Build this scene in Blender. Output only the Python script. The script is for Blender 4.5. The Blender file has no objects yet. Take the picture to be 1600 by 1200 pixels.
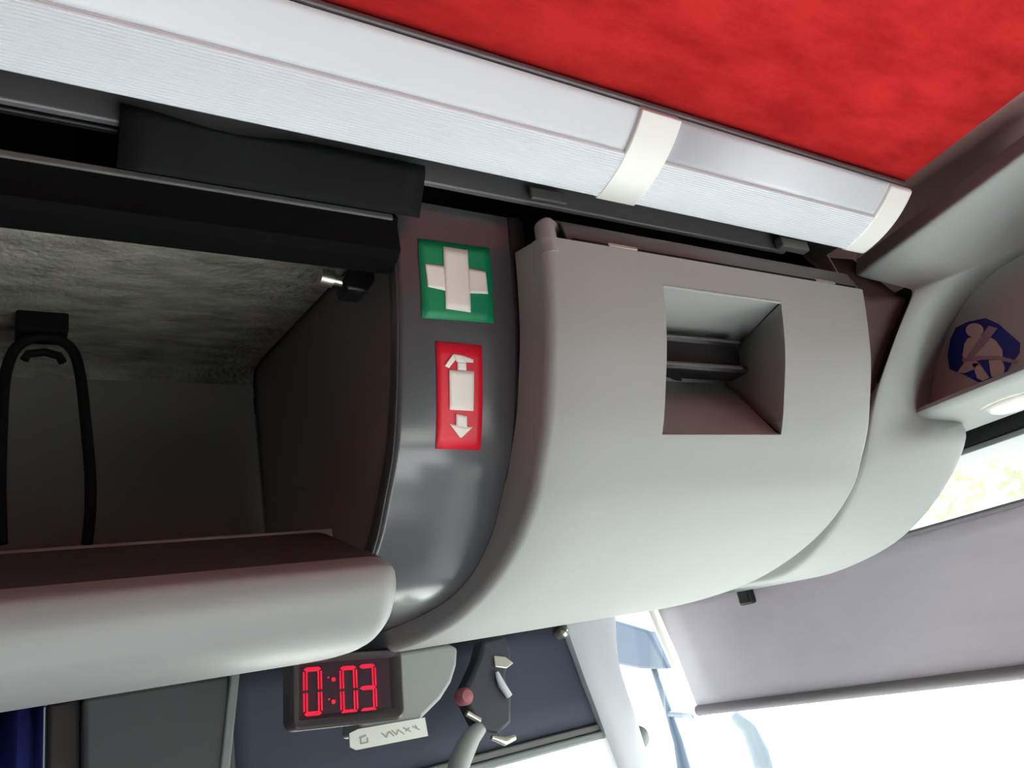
import bpy, bmesh, math, random
from mathutils import Vector, Matrix

# ------------------------------------------------------------------ camera, world, sun, exposure
H = 1.60                                     # camera height above the coach floor (m)
FPX = 1239.387                               # focal length in pixels of the 1600 px wide frame
# rows: coach axes (X forward, Y to the left wall, Z up) in camera axes (right, down, forward)
RX = Vector((0.83571234, 0.03537407, 0.54802697))
RY = Vector((-0.51538437, 0.39512802, 0.76042935))
RZ = Vector((-0.18964133, -0.91794473, 0.3484446))
scene = bpy.context.scene
COL = scene.collection
cam_data = bpy.data.cameras.new('camera')
cam_data.sensor_width = 36.0
cam_data.lens = FPX / 1600 * 36.0
cam_data.clip_start = 0.01
cam_data.clip_end = 300
cam = bpy.data.objects.new('camera', cam_data)
COL.objects.link(cam)
cam.matrix_world = Matrix(((RX.x, -RX.y, -RX.z, 0), (RY.x, -RY.y, -RY.z, 0), (RZ.x, -RZ.y, -RZ.z, H), (0, 0, 0, 1)))
scene.camera = cam
scene.view_settings.view_transform = 'Standard'
scene.view_settings.look = 'None'
scene.view_settings.gamma = 1.0
scene.view_settings.use_curve_mapping = False
scene.view_settings.exposure = 2.0
scene.cycles.use_denoising = True
scene.cycles.max_bounces = 10
scene.cycles.diffuse_bounces = 6
scene.cycles.sample_clamp_indirect = 6.0

world = bpy.data.worlds.new('bright_overcast_sky')
scene.world = world
world.use_nodes = True
nt = world.node_tree
nt.nodes.clear()
w_out = nt.nodes.new('ShaderNodeOutputWorld')
w_bg = nt.nodes.new('ShaderNodeBackground')
w_tc = nt.nodes.new('ShaderNodeTexCoord')
w_sep = nt.nodes.new('ShaderNodeSeparateXYZ')
w_ramp = nt.nodes.new('ShaderNodeValToRGB')
w_ramp.color_ramp.elements[0].position = 0.0
w_ramp.color_ramp.elements[0].color = (0.95, 0.98, 1.0, 1)
w_ramp.color_ramp.elements[1].position = 1.0
w_ramp.color_ramp.elements[1].color = (0.72, 0.85, 1.0, 1)
nt.links.new(w_tc.outputs['Generated'], w_sep.inputs[0])
nt.links.new(w_sep.outputs['Z'], w_ramp.inputs[0])
nt.links.new(w_ramp.outputs[0], w_bg.inputs[0])
w_bg.inputs[1].default_value = 1.0
nt.links.new(w_bg.outputs[0], w_out.inputs[0])

sun_data = bpy.data.lights.new('sun', 'SUN')
sun_data.energy = 14.0
sun_data.angle = math.radians(3)
sun_data.color = (1.0, 0.985, 0.965)
sun = bpy.data.objects.new('sun', sun_data)
COL.objects.link(sun)
sun.rotation_euler = Vector((-1.1, -0.3, -1.0)).to_track_quat('-Z', 'Y').to_euler()
sun.location = (0, 0, 30)

# ------------------------------------------------------------------ helpers
def lin(c):
    return tuple(((v / 255) / 12.92 if v / 255 <= 0.04045 else ((v / 255 + 0.055) / 1.055) ** 2.4) for v in c)

def ray(px, py):
    d = Vector((px - 800, py - 600, FPX))
    return Vector((RX.dot(d), RY.dot(d), RZ.dot(d)))

def at(px, py, X=None, Y=None, Z=None):
    """point of the coach (camera at the origin) on the plane X=, Y= or Z= seen at a photo pixel"""
    d = ray(px, py)
    k = X / d.x if X is not None else (Y / d.y if Y is not None else Z / d.z)
    return d * k

def on_plane(px, py, p0, n, off=0.0):
    d = ray(px, py)
    k = (Vector(p0) + Vector(n) * off).dot(Vector(n)) / d.dot(Vector(n))
    return d * k

def material(name, rgb, rough=0.5, metal=0.0, bump=None, var=None, spec=0.5, emit=None, sheen=0.0, coat=0.0, translucent=0.0):
    m = bpy.data.materials.new(name)
    m.use_nodes = True
    t = m.node_tree
    b = t.nodes['Principled BSDF']
    c = (*lin(rgb), 1)
    b.inputs['Base Color'].default_value = c
    b.inputs['Roughness'].default_value = rough
    b.inputs['Metallic'].default_value = metal
    b.inputs['Specular IOR Level'].default_value = spec
    b.inputs['Sheen Weight'].default_value = sheen
    b.inputs['Coat Weight'].default_value = coat
    b.inputs['Coat Roughness'].default_value = 0.16
    if emit:
        b.inputs['Emission Color'].default_value = (*lin(emit[0]), 1)
        b.inputs['Emission Strength'].default_value = emit[1]
    if bump or var:
        tc = t.nodes.new('ShaderNodeTexCoord')
    if var:                                   # (second colour, scale, stretch xyz, detail, lo, hi)
        mp = t.nodes.new('ShaderNodeMapping')
        mp.inputs['Scale'].default_value = var[2]
        nz = t.nodes.new('ShaderNodeTexNoise')
        nz.inputs['Scale'].default_value = var[1]
        nz.inputs['Detail'].default_value = var[3]
        nz.inputs['Roughness'].default_value = 0.65
        rp = t.nodes.new('ShaderNodeValToRGB')
        rp.color_ramp.elements[0].position = var[4]
        rp.color_ramp.elements[0].color = (*lin(var[0]), 1)
        rp.color_ramp.elements[1].position = var[5]
        rp.color_ramp.elements[1].color = c
        t.links.new(tc.outputs['Object'], mp.inputs[0])
        t.links.new(mp.outputs[0], nz.inputs[0])
        t.links.new(nz.outputs[0], rp.inputs[0])
        t.links.new(rp.outputs[0], b.inputs['Base Color'])
    if bump:                                  # (scale, strength, distance)
        n2 = t.nodes.new('ShaderNodeTexNoise')
        n2.inputs['Scale'].default_value = bump[0]
        n2.inputs['Detail'].default_value = 4
        bp = t.nodes.new('ShaderNodeBump')
        bp.inputs['Strength'].default_value = bump[1]
        bp.inputs['Distance'].default_value = bump[2]
        t.links.new(tc.outputs['Object'], n2.inputs[0])
        t.links.new(n2.outputs[0], bp.inputs['Height'])
        t.links.new(bp.outputs[0], b.inputs['Normal'])
    if translucent:
        tr = t.nodes.new('ShaderNodeBsdfTranslucent')
        tr.inputs[0].default_value = c
        mx = t.nodes.new('ShaderNodeMixShader')
        mx.inputs[0].default_value = translucent
        out = t.nodes['Material Output']
        t.links.new(b.outputs[0], mx.inputs[1])
        t.links.new(tr.outputs[0], mx.inputs[2])
        t.links.new(mx.outputs[0], out.inputs[0])
    return m

def glass_material(name, tint):
    m = bpy.data.materials.new(name)
    m.use_nodes = True
    t = m.node_tree
    t.nodes.clear()
    out = t.nodes.new('ShaderNodeOutputMaterial')
    tr = t.nodes.new('ShaderNodeBsdfTransparent')
    tr.inputs[0].default_value = (*tint, 1)
    gl = t.nodes.new('ShaderNodeBsdfGlossy')
    gl.inputs['Roughness'].default_value = 0.02
    fr = t.nodes.new('ShaderNodeFresnel')
    fr.inputs[0].default_value = 1.35
    mx = t.nodes.new('ShaderNodeMixShader')
    t.links.new(fr.outputs[0], mx.inputs[0])
    t.links.new(tr.outputs[0], mx.inputs[1])
    t.links.new(gl.outputs[0], mx.inputs[2])
    t.links.new(mx.outputs[0], out.inputs[0])
    return m

class MB:
    """collects faces; coordinates are coach coordinates relative to the camera height"""
    def __init__(self):
        self.v, self.f = [], []
    def add(self, vs, fs):
        o = len(self.v)
        self.v += [Vector(p) for p in vs]
        self.f += [tuple(i + o for i in f) for f in fs]
        return self
    def box(self, lo, hi):
        x0, y0, z0 = lo; x1, y1, z1 = hi
        return self.add([(x0, y0, z0), (x1, y0, z0), (x1, y1, z0), (x0, y1, z0), (x0, y0, z1), (x1, y0, z1), (x1, y1, z1), (x0, y1, z1)],
                        [(0, 3, 2, 1), (4, 5, 6, 7), (0, 1, 5, 4), (1, 2, 6, 5), (2, 3, 7, 6), (3, 0, 4, 7)])
    def loft(self, rows, closed=False):
        n = len(rows[0])
        vs = [p for r in rows for p in r]
        fs = []
        for i in range(len(rows) - 1):
            for j in range(n if closed else n - 1):
                k = (j + 1) % n
                fs.append((i * n + j, i * n + k, (i + 1) * n + k, (i + 1) * n + j))
        return self.add(vs, fs)
    def prism(self, pts, off):
        """polygon pts extruded by vector off (closed solid)"""
        n = len(pts)
        off = Vector(off)
        vs = [Vector(p) for p in pts] + [Vector(p) + off for p in pts]
        fs = [tuple(range(n - 1, -1, -1)), tuple(range(n, 2 * n))]
        fs += [(i, (i + 1) % n, n + (i + 1) % n, n + i) for i in range(n)]
        return self.add(vs, fs)
    def tube(self, path, r, seg=10, cap=True):
        path = [Vector(p) for p in path]
        rad = r if isinstance(r, (list, tuple)) else [r] * len(path)
        rows = []
        ref = None
        for i, p in enumerate(path):
            d = (path[min(i + 1, len(path) - 1)] - path[max(i - 1, 0)]).normalized()
            if ref is None:
                ref = d.orthogonal().normalized()
            ref = (ref - d * ref.dot(d)).normalized()
            b = d.cross(ref)
            rows.append([p + (ref * math.cos(a) + b * math.sin(a)) * rad[i] for a in (2 * math.pi * k / seg for k in range(seg))])
        o = len(self.v)
        self.loft(rows, closed=True)
        if cap:
            self.f.append(tuple(o + k for k in range(seg - 1, -1, -1)))
            e = o + (len(rows) - 1) * seg
            self.f.append(tuple(e + k for k in range(seg)))
        return self
    def lathe(self, origin, axis, prof, seg=32):
        """prof: (radius, height along axis)"""
        axis = Vector(axis).normalized()
        u = axis.orthogonal().normalized(); w = axis.cross(u)
        rows = [[Vector(origin) + axis * h + (u * math.cos(a) + w * math.sin(a)) * max(r, 1e-5) for a in (2 * math.pi * k / seg for k in range(seg))] for r, h in prof]
        return self.loft(rows, closed=True)
    def build(self, name, mat, parent=None, smooth=40, bevel=0.0, solid=0.0, subsurf=0, weld=True, solid_off=-1):
        me = bpy.data.meshes.new(name)
        base = Vector(parent['_base']) if parent is not None and '_base' in parent else Vector((0, 0, 0))
        if parent is not None and '_base' not in parent:
            base = Vector((0, 0, 0))
        me.from_pydata([tuple(p + Vector((0, 0, H)) - base) for p in self.v], [], self.f)
        bm = bmesh.new(); bm.from_mesh(me)
        if weld:
            bmesh.ops.remove_doubles(bm, verts=bm.verts, dist=1e-5)
        bmesh.ops.recalc_face_normals(bm, faces=bm.faces)
        bm.to_mesh(me); bm.free()
        for m_ in (mat if isinstance(mat, (list, tuple)) else [mat]):
            me.materials.append(m_)
        if smooth:
            for p in me.polygons: p.use_smooth = True
            me.set_sharp_from_angle(angle=math.radians(smooth))
        o = bpy.data.objects.new(name, me)
        COL.objects.link(o)
        if parent is not None:
            o.parent = parent
            o['_base'] = tuple(base)
        if subsurf:
            s = o.modifiers.new('subsurf', 'SUBSURF'); s.levels = s.render_levels = subsurf
        if solid:
            s = o.modifiers.new('solid', 'SOLIDIFY'); s.thickness = solid; s.offset = solid_off
        if bevel:
            b = o.modifiers.new('bevel', 'BEVEL'); b.width = bevel; b.segments = 3; b.limit_method = 'ANGLE'; b.angle_limit = math.radians(35)
        return o

def thing(name, label, cat, base, group=None):
    o = bpy.data.objects.new(name, None)
    COL.objects.link(o)
    o.empty_display_size = 0.05
    b = Vector(base) + Vector((0, 0, H))
    o.location = b
    o['_base'] = tuple(b)
    tag(o, label, cat, group)
    return o

def tag(o, label, cat, group=None):
    o['label'] = label; o['category'] = cat
    if group: o['group'] = group
    return o

def struct(o):
    o['kind'] = 'structure'
    return o

def spline(pts, n=6):
    """Catmull-Rom through tuples"""
    P = [Vector(p) for p in pts]
    out = []
    for i in range(len(P) - 1):
        a = P[i - 1] if i else P[0] * 2 - P[1]
        b, c = P[i], P[i + 1]
        d = P[i + 2] if i + 2 < len(P) else P[-1] * 2 - P[-2]
        for k in range(n):
            t = k / n
            out.append(0.5 * ((2 * b) + (c - a) * t + (2 * a - 5 * b + 4 * c - d) * t * t + (3 * b - a - 3 * c + d) * t ** 3))
    out.append(P[-1])
    return out

def prof_normals(pr):
    """unit normals of a (Y,z) profile running top to bottom, pointing to the aisle / down"""
    N = []
    for i in range(len(pr)):
        d = pr[min(i + 1, len(pr) - 1)] - pr[max(i - 1, 0)]
        n = Vector((d[1], -d[0])).normalized()
        N.append(n)
    return N

# ------------------------------------------------------------------ materials
M = {}
M['red'] = material('red_suede', (208, 47, 47), 0.95, var=((172, 33, 36), 15.0, (0.55, 1.5, 1.0), 9, 0.36, 0.62), bump=(60, 0.35, 0.003), spec=0.05)
M['grey'] = material('grey_plastic', (156, 158, 156), 0.62, bump=(520, 0.12, 0.0006), spec=0.4)
M['moulding'] = material('cool_grey_plastic', (152, 156, 154), 0.65, bump=(520, 0.1, 0.0006), spec=0.4)
M['dark_panel'] = material('dark_satin_paint', (74, 76, 80), 0.35, bump=(700, 0.10, 0.0003), spec=0.5, coat=1.0)
M['black'] = material('black_plastic', (26, 26, 29), 0.42)
M['beam_black'] = material('beam_black', (13, 13, 14), 0.85, spec=0.08)
M['matt_black'] = material('matt_black', (14, 14, 16), 0.75, spec=0.2)
M['hinge_dark'] = material('dark_brown_cover', (40, 34, 34), 0.7)
M['groove_shade'] = material('groove_shade_black', (40, 38, 44), 0.5)
M['gadget'] = material('gadget_dark', (46, 48, 57), 0.5)
M['lip_shade'] = material('lip_shade', (76, 84, 84), 0.9, spec=0.1)
M['header_face'] = material('header_face', (196, 198, 194), 0.7, spec=0.15)
M['gusset'] = material('gusset_brown', (92, 78, 76), 0.8, spec=0.1)
M['cover'] = material('cover_black', (22, 23, 25), 0.7, spec=0.15)
M['hinge'] = material('charcoal_plastic', (92, 92, 90), 0.45)
M['aluminium'] = material('satin_aluminium', (226, 229, 236), 0.42, metal=0.0, spec=0.6)
M['ribbed'] = material('ribbed_white_plastic', (235, 238, 243), 0.4, spec=0.6)
M['white'] = material('white_plastic', (243, 242, 236), 0.35, spec=0.6)
M['lip_metal'] = material('mauve_grey_metal', (120, 118, 122), 0.4, metal=0.3)
M['carpet'] = material('felt_lining', (168, 165, 156), 1.0, var=((126, 124, 117), 30, (0.5, 1.2, 1.2), 6, 0.35, 0.62), bump=(130, 0.9, 0.006), spec=0.1)
M['lining'] = material('dark_lining', (140, 136, 131), 0.9, spec=0.15)
M['rack_lip'] = material('rack_grey_plastic', (148, 150, 149), 0.42, bump=(400, 0.08, 0.0006), spec=0.45)
M['steel'] = material('steel', (200, 196, 185), 0.3, metal=0.9)
M['green'] = material('sign_green', (0, 140, 92), 0.45)
M['sign_red'] = material('sign_red', (222, 24, 50), 0.4)
M['sign_white'] = material('sign_white', (242, 240, 232), 0.45)
M['sign_blue'] = material('sign_blue', (34, 44, 150), 0.5)
M['figure'] = material('figure_pale', (224, 200, 196), 0.6)
M['paper'] = material('paper', (226, 226, 218), 0.7)
M['ink'] = material('ink', (165, 165, 160), 0.7)
M['fabric'] = material('blind_fabric', (180, 177, 183), 0.9, var=((168, 165, 171), 4, (0.4, 1, 3), 5, 0.3, 0.7), spec=0.15, translucent=0.22)
M['fabric_hem'] = material('blind_hem', (122, 119, 122), 0.85, spec=0.2)
M['clock_case'] = material('clock_case', (58, 52, 54), 0.4)
M['clock_face'] = material('clock_window', (62, 40, 50), 0.35, spec=0.3)
M['led'] = material('red_led', (120, 0, 20), 0.5, emit=((255, 8, 62), 0.19))
M['navy'] = material('navy_curtain', (28, 32, 84), 0.95, spec=0.1)
M['navy_blind'] = material('dark_blue_blind', (64, 67, 80), 0.75, spec=0.25)
M['pillar'] = material('pillar_grey', (66, 67, 70), 0.6)
M['pillar_edge'] = material('pillar_edge', (118, 124, 124), 0.45)
M['brown'] = material('dark_brown_trim', (150, 116, 112), 0.7)
M['lamp'] = material('lamp_lens', (236, 234, 228), 0.2, spec=0.6)
M['lamp_ring'] = material('lamp_ring', (206, 204, 196), 0.35)
M['pale_blue'] = material('pale_blue_plastic', (196, 200, 206), 0.5)
M['shell'] = material('coach_wall', (90, 90, 92), 0.8)
M['dash'] = material('bounce_dash_grey', (196, 196, 196), 0.6)
M['floor'] = material('coach_floor', (186, 186, 188), 0.7, var=((160, 160, 163), 40, (1, 1, 1), 4, 0.4, 0.6))
M['ground'] = material('pale_concrete', (176, 174, 168), 0.9, var=((150, 148, 142), 0.8, (1, 1, 1), 8, 0.3, 0.7))
M['mirror_body'] = material('mirror_housing', (74, 88, 106), 0.4)
M['leaf'] = material('leaf_green', (164, 180, 142), 0.6, translucent=0.4)
M['bark'] = material('bark', (110, 96, 80), 0.9, bump=(12, 0.6, 0.03))
M['pink'] = material('faded_red_plastic', (150, 84, 90), 0.5)
M['glass'] = glass_material('windscreen_glass', (0.94, 0.97, 0.96))
M['side_glass'] = glass_material('tinted_side_glass', (0.22, 0.24, 0.25))

# ------------------------------------------------------------------ setting: coach shell
WL, WR = 1.66, -1.02                    # side walls
XF, XB = 1.66, -5.0                     # front and back
struct(MB().box((XB, WR - 0.08, -1.66), (XF + 0.1, WL + 0.08, -1.60)).build('floor', M['floor']))
# red ceiling with a gentle crown, ends at the front trim
rows = []
for x in [XB + i * (1.105 - XB) / 24 for i in range(25)]:
    rows.append([(x, y, 0.566 + 0.035 * (1 - ((y + 0.28) / 0.76) ** 2)) for y in [0.478 - 1.516 * k / 16 for k in range(17)]])
struct(MB().loft(rows).build('ceiling', M['red'], solid=0.02, solid_off=1))
struct(MB().box((XB, WR, 0.66), (XF + 0.1, WL + 0.08, 0.72)).build('roof', M['matt_black']))
struct(MB().box((XB - 0.06, WR, -1.6), (XB, WL, 0.66)).build('wall_back', M['shell']))
# right wall with a long window band
DZ0, DZ1 = -1.35, -0.95
w = MB().box((XB, WR - 0.06, -1.6), (0.22, WR, -0.62)).box((XB, WR - 0.06, 0.16), (XF, WR, 0.66))
w.box((0.22, WR - 0.06, -1.6), (XF, WR, DZ0)).box((0.22, WR - 0.06, DZ1), (1.16, WR, 0.16)).box((1.12, WR - 0.06, DZ0), (1.16, WR, DZ1)).box((1.16, WR - 0.06, -0.60), (XF, WR, 0.16))
for x in (-4.9, -3.4, -1.9, -0.4):
    w.box((x, WR - 0.06, -0.62), (x + 0.12, WR, 0.16))
w.box((0.10, WR - 0.06, -0.62), (0.22, WR, 0.16))
struct(w.build('wall_right', M['shell'], weld=False))
wn = 0
def window(verts, mat):
    global wn
    wn += 1
    return struct(MB().add(verts, [(0, 1, 2, 3)]).build('window_%d' % wn, mat, smooth=0, solid=0.005, solid_off=0))
for x0, x1 in ((-4.78, -3.4), (-3.28, -1.9), (-1.78, -0.4), (-0.28, 0.10), (0.22, 1.12), (1.16, XF)):
    zl, zt = (DZ0, -0.60 if x0 > 1 else DZ1) if x1 > 1 else (-0.62, 0.16)  # unseen low front panes, added and sized for light and the panel's reflection
    window([(x0, WR - 0.03, zl), (x1, WR - 0.03, zl), (x1, WR - 0.03, zt), (x0, WR - 0.03, zt)], M['glass'] if x1 > 1 else M['side_glass'])
# left wall: windows behind the driver and the driver's window
w = MB().box((XB, WL, -1.6), (XF, WL + 0.06, -0.95)).box((XB, WL, 0.12), (XF, WL + 0.06, 0.66))
for x0, x1 in ((-4.9, -4.78), (-3.4, -3.28), (-1.9, -1.78), (-0.62, -0.5), (0.10, 0.44)):
    w.box((x0, WL, -0.95), (x1, WL + 0.06, 0.12))
struct(w.build('wall_left', M['shell'], weld=False))
for x0, x1 in ((-4.78, -3.4), (-3.28, -1.9), (-1.78, -0.62), (-0.5, 0.10), (0.44, 1.2)):
    window([(x0, WL + 0.03, -0.95), (x1, WL + 0.03, -0.95), (x1, WL + 0.03, 0.12), (x0, WL + 0.03, 0.12)], M['glass'] if x0 > 0.4 else M['side_glass'])
# front: dash wall below, header above, windscreen between
w = MB().box((XF, -0.25, -1.6), (XF + 0.06, WL, -0.88)).box((XF, WR, -1.6), (XF + 0.06, -0.25, -1.36)).box((XF - 0.06, WR, 0.36), (XF + 0.06, WL, 0.66))
struct(w.build('wall_front', M['matt_black'], weld=False))
window([(XF, -0.25, -0.88), (XF, WL - 0.02, -0.88), (XF, WL - 0.02, 0.36), (XF, -0.25, 0.36)], M['glass'])
window([(XF, WR, -1.36), (XF, -0.25, -1.36), (XF, -0.25, 0.36), (XF, WR, 0.36)], M['glass'])
window([(1.36, WL + 0.03, -0.95), (XF, WL + 0.03, -0.95), (XF, WL + 0.03, 0.12), (1.36, WL + 0.03, 0.12)], M['glass'])

# ------------------------------------------------------------------ light strip along the ceiling edge
strip = thing('light_strip', 'long white ribbed light strip running along the edge of the red ceiling', 'light strip', (0.4, 0.52, 0.53))
U, L = Vector((0.468, 0.5545)), Vector((0.572, 0.5095))     # (Y, z) upper and lower edges of its cross-section
def cs(t, off=0.0):
    d = (L - U); n = Vector((d[1], -d[0])).normalized()      # towards the aisle floor
    bulge = 0.010 * 4 * t * (1 - t)
    p = U + d * t + n * (bulge + off)
    return p
def strip_rows(x0, x1, ts, off=0.0, nx=2):
    return [[(x0 + (x1 - x0) * i / (nx - 1), *cs(t, off)) for t in ts] for i in range(nx)]
for x0, x1 in ((-3.2, 0.586), (0.64, 1.062)):
    MB().loft(strip_rows(x0, x1, [k / 8 * 0.42 for k in range(9)], 0.0008)).build('smooth_cover', M['aluminium'], strip, smooth=30, solid=0.004)
    ribs = []
    for k in range(45):
        t = 0.42 + 0.56 * k / 44
        ribs.append((t, 0.0 if k % 2 else 0.0011))
    rr = [[(x, *cs(t, o)) for t, o in ribs] for x in (x0, x1)]
    MB().loft(rr).build('ribbed_cover', M['ribbed'], strip, smooth=0, solid=0.004)
def band(x0, x1):
    ts = [k / 12 for k in range(13)]
    r = strip_rows(x0, x1, ts, 0.0055)
    b = strip_rows(x0, x1, ts, -0.004)
    m = MB()
    ring0 = r[0] + b[0][::-1]; ring1 = r[1] + b[1][::-1]
    m.loft([ring0, ring1], closed=True)
    n = len(ring0)
    m.f.append(tuple(range(n))); m.f.append(tuple(range(2 * n - 1, n - 1, -1)))
    return m
band(0.583, 0.643).build('joint_cover', M['white'], strip, bevel=0.0015)
band(1.058, 1.112).build('end_cap', M['white'], strip, bevel=0.004)
MB().box((-3.2, 0.466, 0.5575), (1.10, 0.474, 0.5645)).build('top_edge_shadow', M['lip_metal'], strip, bevel=0.002)  # grey strip standing in for the thin shadow along the top edge
# metal lip seen below the strip, and a clip on it
MB().box((-3.2, 0.593, 0.5000), (0.955, 0.601, 0.5315)).build('lower_lip', M['lip_metal'], strip, bevel=0.002)
MB().box((0.50, 0.583, 0.499), (0.55, 0.588, 0.515)).build('lip_clip', M['hinge'], strip, bevel=0.002)
MB().box((0.925, 0.575, 0.496), (0.985, 0.588, 0.512)).build('lip_clip', M['hinge'], strip, bevel=0.002)
MB().box((-3.2, 0.574, 0.532), (1.10, 0.62, 0.560)).build('mounting_rail', M['matt_black'], strip)

# unseen dashboard below the windscreen, added to throw the sun upwards
dash = thing('dashboard', 'unseen light grey dashboard added below the windscreen to bounce sunlight upwards', 'dashboard', (1.4, 0.9, -1.6))
MB().loft([[(x, y, z) for x, z in ((1.18, -1.6), (1.12, -0.9), (1.14, -0.83), (1.20, -0.80), (1.42, -0.82), (XF, -0.87))] for y in (0.2, 0.6, 1.0, WL)]).build('body', M['dash'], dash, smooth=40)

# ------------------------------------------------------------------ open luggage rack behind the front locker
rack = thing('luggage_rack', 'open overhead luggage rack with a rounded grey lip and felt-lined inside', 'luggage rack', (0.0, 0.9, 0.06))
XR0, XR1 = -3.0, 0.332
lip_p = spline([(0.86, 0.200), (0.79, 0.170), (0.735, 0.148), (0.708, 0.1335), (0.700, 0.122), (0.706, 0.098), (0.735, 0.074), (0.80, 0.0615), (0.95, 0.0685), (1.20, 0.088), (1.60, 0.1165)], 6)
nrm = prof_normals(lip_p)
rows = []
xs = [XR0, -2, -1, -0.5, 0.0, 0.2, 0.28] + [0.31, 0.318, 0.324, 0.328, 0.331, 0.332]
ins = [0] * 7 + [0.0, 0.001, 0.003, 0.006, 0.011, 0.02]
for x, d in zip(xs, ins):
    rows.append([(x, p[0] - n[0] * d, p[1] - n[1] * d) for p, n in zip(lip_p, nrm)])
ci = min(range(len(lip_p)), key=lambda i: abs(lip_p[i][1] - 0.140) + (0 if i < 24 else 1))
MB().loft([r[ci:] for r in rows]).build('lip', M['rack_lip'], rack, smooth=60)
MB().loft([r[:ci + 1] for r in rows]).build('lip_shade', M['lip_shade'], rack, smooth=60)  # upper side of the lip, its shade put into a darker, slightly cyan colour
MB().add([(XR0, 0.865, 0.194), (XR1, 0.865, 0.194), (XR1, 1.16, 0.20), (XR0, 1.16, 0.20)], [(0, 1, 2, 3)]).build('rack_floor', M['lining'], rack, smooth=0, solid=0.01, solid_off=-1)
MB().box((XR0, 1.16, 0.10), (XR1 + 0.01, 1.18, 0.56)).build('back_lining', M['lining'], rack)
MB().loft([[(x, y, z) for y, z in spline([(0.655, 0.472), (0.80, 0.492), (1.0, 0.518), (1.13, 0.532), (1.158, 0.515), (1.16, 0.49)], 5)] for x in [XR0 + (XR1 + 0.012 - XR0) * k / 8 for k in range(9)]]).build('felt_lining', M['carpet'], rack, solid=0.008, solid_off=1)
# black front beam with a thin ridge, its highlight painted in lighter grey
MB().loft([[(x, y, z) for y, z in [(0.68, 0.462), (0.640, 0.486), (0.622, 0.474), (0.6175, 0.466), (0.621, 0.459), (0.622, 0.430), (0.632, 0.424), (0.66, 0.424), (0.68, 0.44)]] for x in (XR0, 0.345)], closed=True).build('front_beam', M['beam_black'], rack, smooth=30)
MB().box((XR0, 0.617, 0.463), (0.340, 0.622, 0.4705)).build('ridge_highlight', M['hinge'], rack, bevel=0.002)
struct(MB().box((XR0, 0.685, 0.482), (1.095, 0.74, 0.655)).build('trim_11', M['matt_black']))
MB().box((XR0, 0.605, 0.500), (0.10, 0.612, 0.5055)).build('channel_ridge', M['black'], rack, bevel=0.002)
# strut end on the bulkhead with a steel bolt
p = at(560, 430, Y=0.70)
q = [at(600, 372, Y=0.70), at(566, 385, Y=0.70), at(537, 436, Y=0.70), at(543, 450, Y=0.70), at(574, 455, Y=0.70), at(602, 415, Y=0.70)]
MB().prism(q, (0, 0.03, 0)).build('strut_bracket', M['black'], rack, bevel=0.003)
a = at(540, 442, Y=0.71); b = at(500, 432, Y=0.71)
MB().tube([a, a.lerp(b, 0.5), a.lerp(b, 0.52), b], [0.006, 0.006, 0.0095, 0.0095], 10).build('bolt', M['steel'], rack)

# black cover plate above the rack beam
p0, p1 = at(190, 160, Y=0.578), at(668, 262, Y=0.578)
rows = []
for i in range(13):
    t = i / 12
    x = p0.x + (p1.x - p0.x) * t
    rows.append([(x, 0.586, 0.512 - 0.007 * math.sin(min(1, t * 1.6) * math.pi) ** 2), (x, 0.588, 0.503), (x, 0.610, 0.474), (x, 0.614, 0.468)])
tag(MB().loft(rows).build('cover_plate', M['cover'], solid=0.004), 'smooth black cover plate between the light strip and the open rack', 'cover')

# ------------------------------------------------------------------ dark curved end panel with the two safety signs
pan_p = spline([(0.628, 0.500), (0.641, 0.440), (0.656, 0.375), (0.680, 0.309), (0.711, 0.247), (0.748, 0.204), (0.792, 0.162), (0.86, 0.128), (0.95, 0.112), (1.10, 0.108), (1.20, 0.112)], 6)
pan_n = prof_normals(pan_p)
XP0, XP1 = 0.349, 0.512
panel = thing('end_panel', 'dark glossy curved panel between the open rack and the grey locker', 'panel', (0.43, 0.8, 0.12))
rows = []
for x, d in ((XP0, 0.02), (XP0, 0.008), (XP0 + 0.002, 0.002), (XP0 + 0.007, 0.0), (0.43, 0), (XP1, 0)):
    rows.append([(x, p[0] - n[0] * d, p[1] - n[1] * d) for p, n in zip(pan_p, pan_n)])
MB().loft(rows).build('face', M['dark_panel'], panel, smooth=60)
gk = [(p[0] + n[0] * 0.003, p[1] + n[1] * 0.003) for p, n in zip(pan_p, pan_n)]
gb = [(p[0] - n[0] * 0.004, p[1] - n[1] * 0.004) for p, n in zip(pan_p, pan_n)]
MB().loft([[(XP1 - 0.020, *p) for p in gb], [(XP1 - 0.017, *p) for p in gk], [(XP1 - 0.004, *p) for p in gk], [(XP1 + 0.006, *p) for p in gb]]).build('edge_shade', M['groove_shade'], panel, smooth=50)  # dark strip standing in for the shade in the groove beside the locker
# bulkhead that closes the rack
bk = [(p[0] + 0.004, p[1]) for p in pan_p if p[0] < 1.18] + [(1.18, 0.112), (1.18, 0.56), (0.64, 0.56)]
MB().prism([(XP0 + 0.001, y, z) for y, z in bk], (0.012, 0, 0)).build('bulkhead', M['lining'], panel, smooth=0)
def pan_pt(x, z, off):
    for i in range(len(pan_p) - 1):
        a, b = pan_p[i], pan_p[i + 1]
        if b[1] <= z <= a[1]:
            t = (a[1] - z) / (a[1] - b[1] + 1e-9)
            p = a.lerp(b, t); n = pan_n[i].lerp(pan_n[i + 1], t).normalized()
            return Vector((x, p[0] + n[0] * off, p[1] + n[1] * off))
    return Vector((x, pan_p[0][0], z))
def pan_px(px, py):
    """(X, z) on the panel face at a photo pixel"""
    y = 0.67
    for _ in range(12):
        p = at(px, py, Y=y)
        y = pan_pt(p.x, p.z, 0).y
    return p.x, p.z
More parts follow.
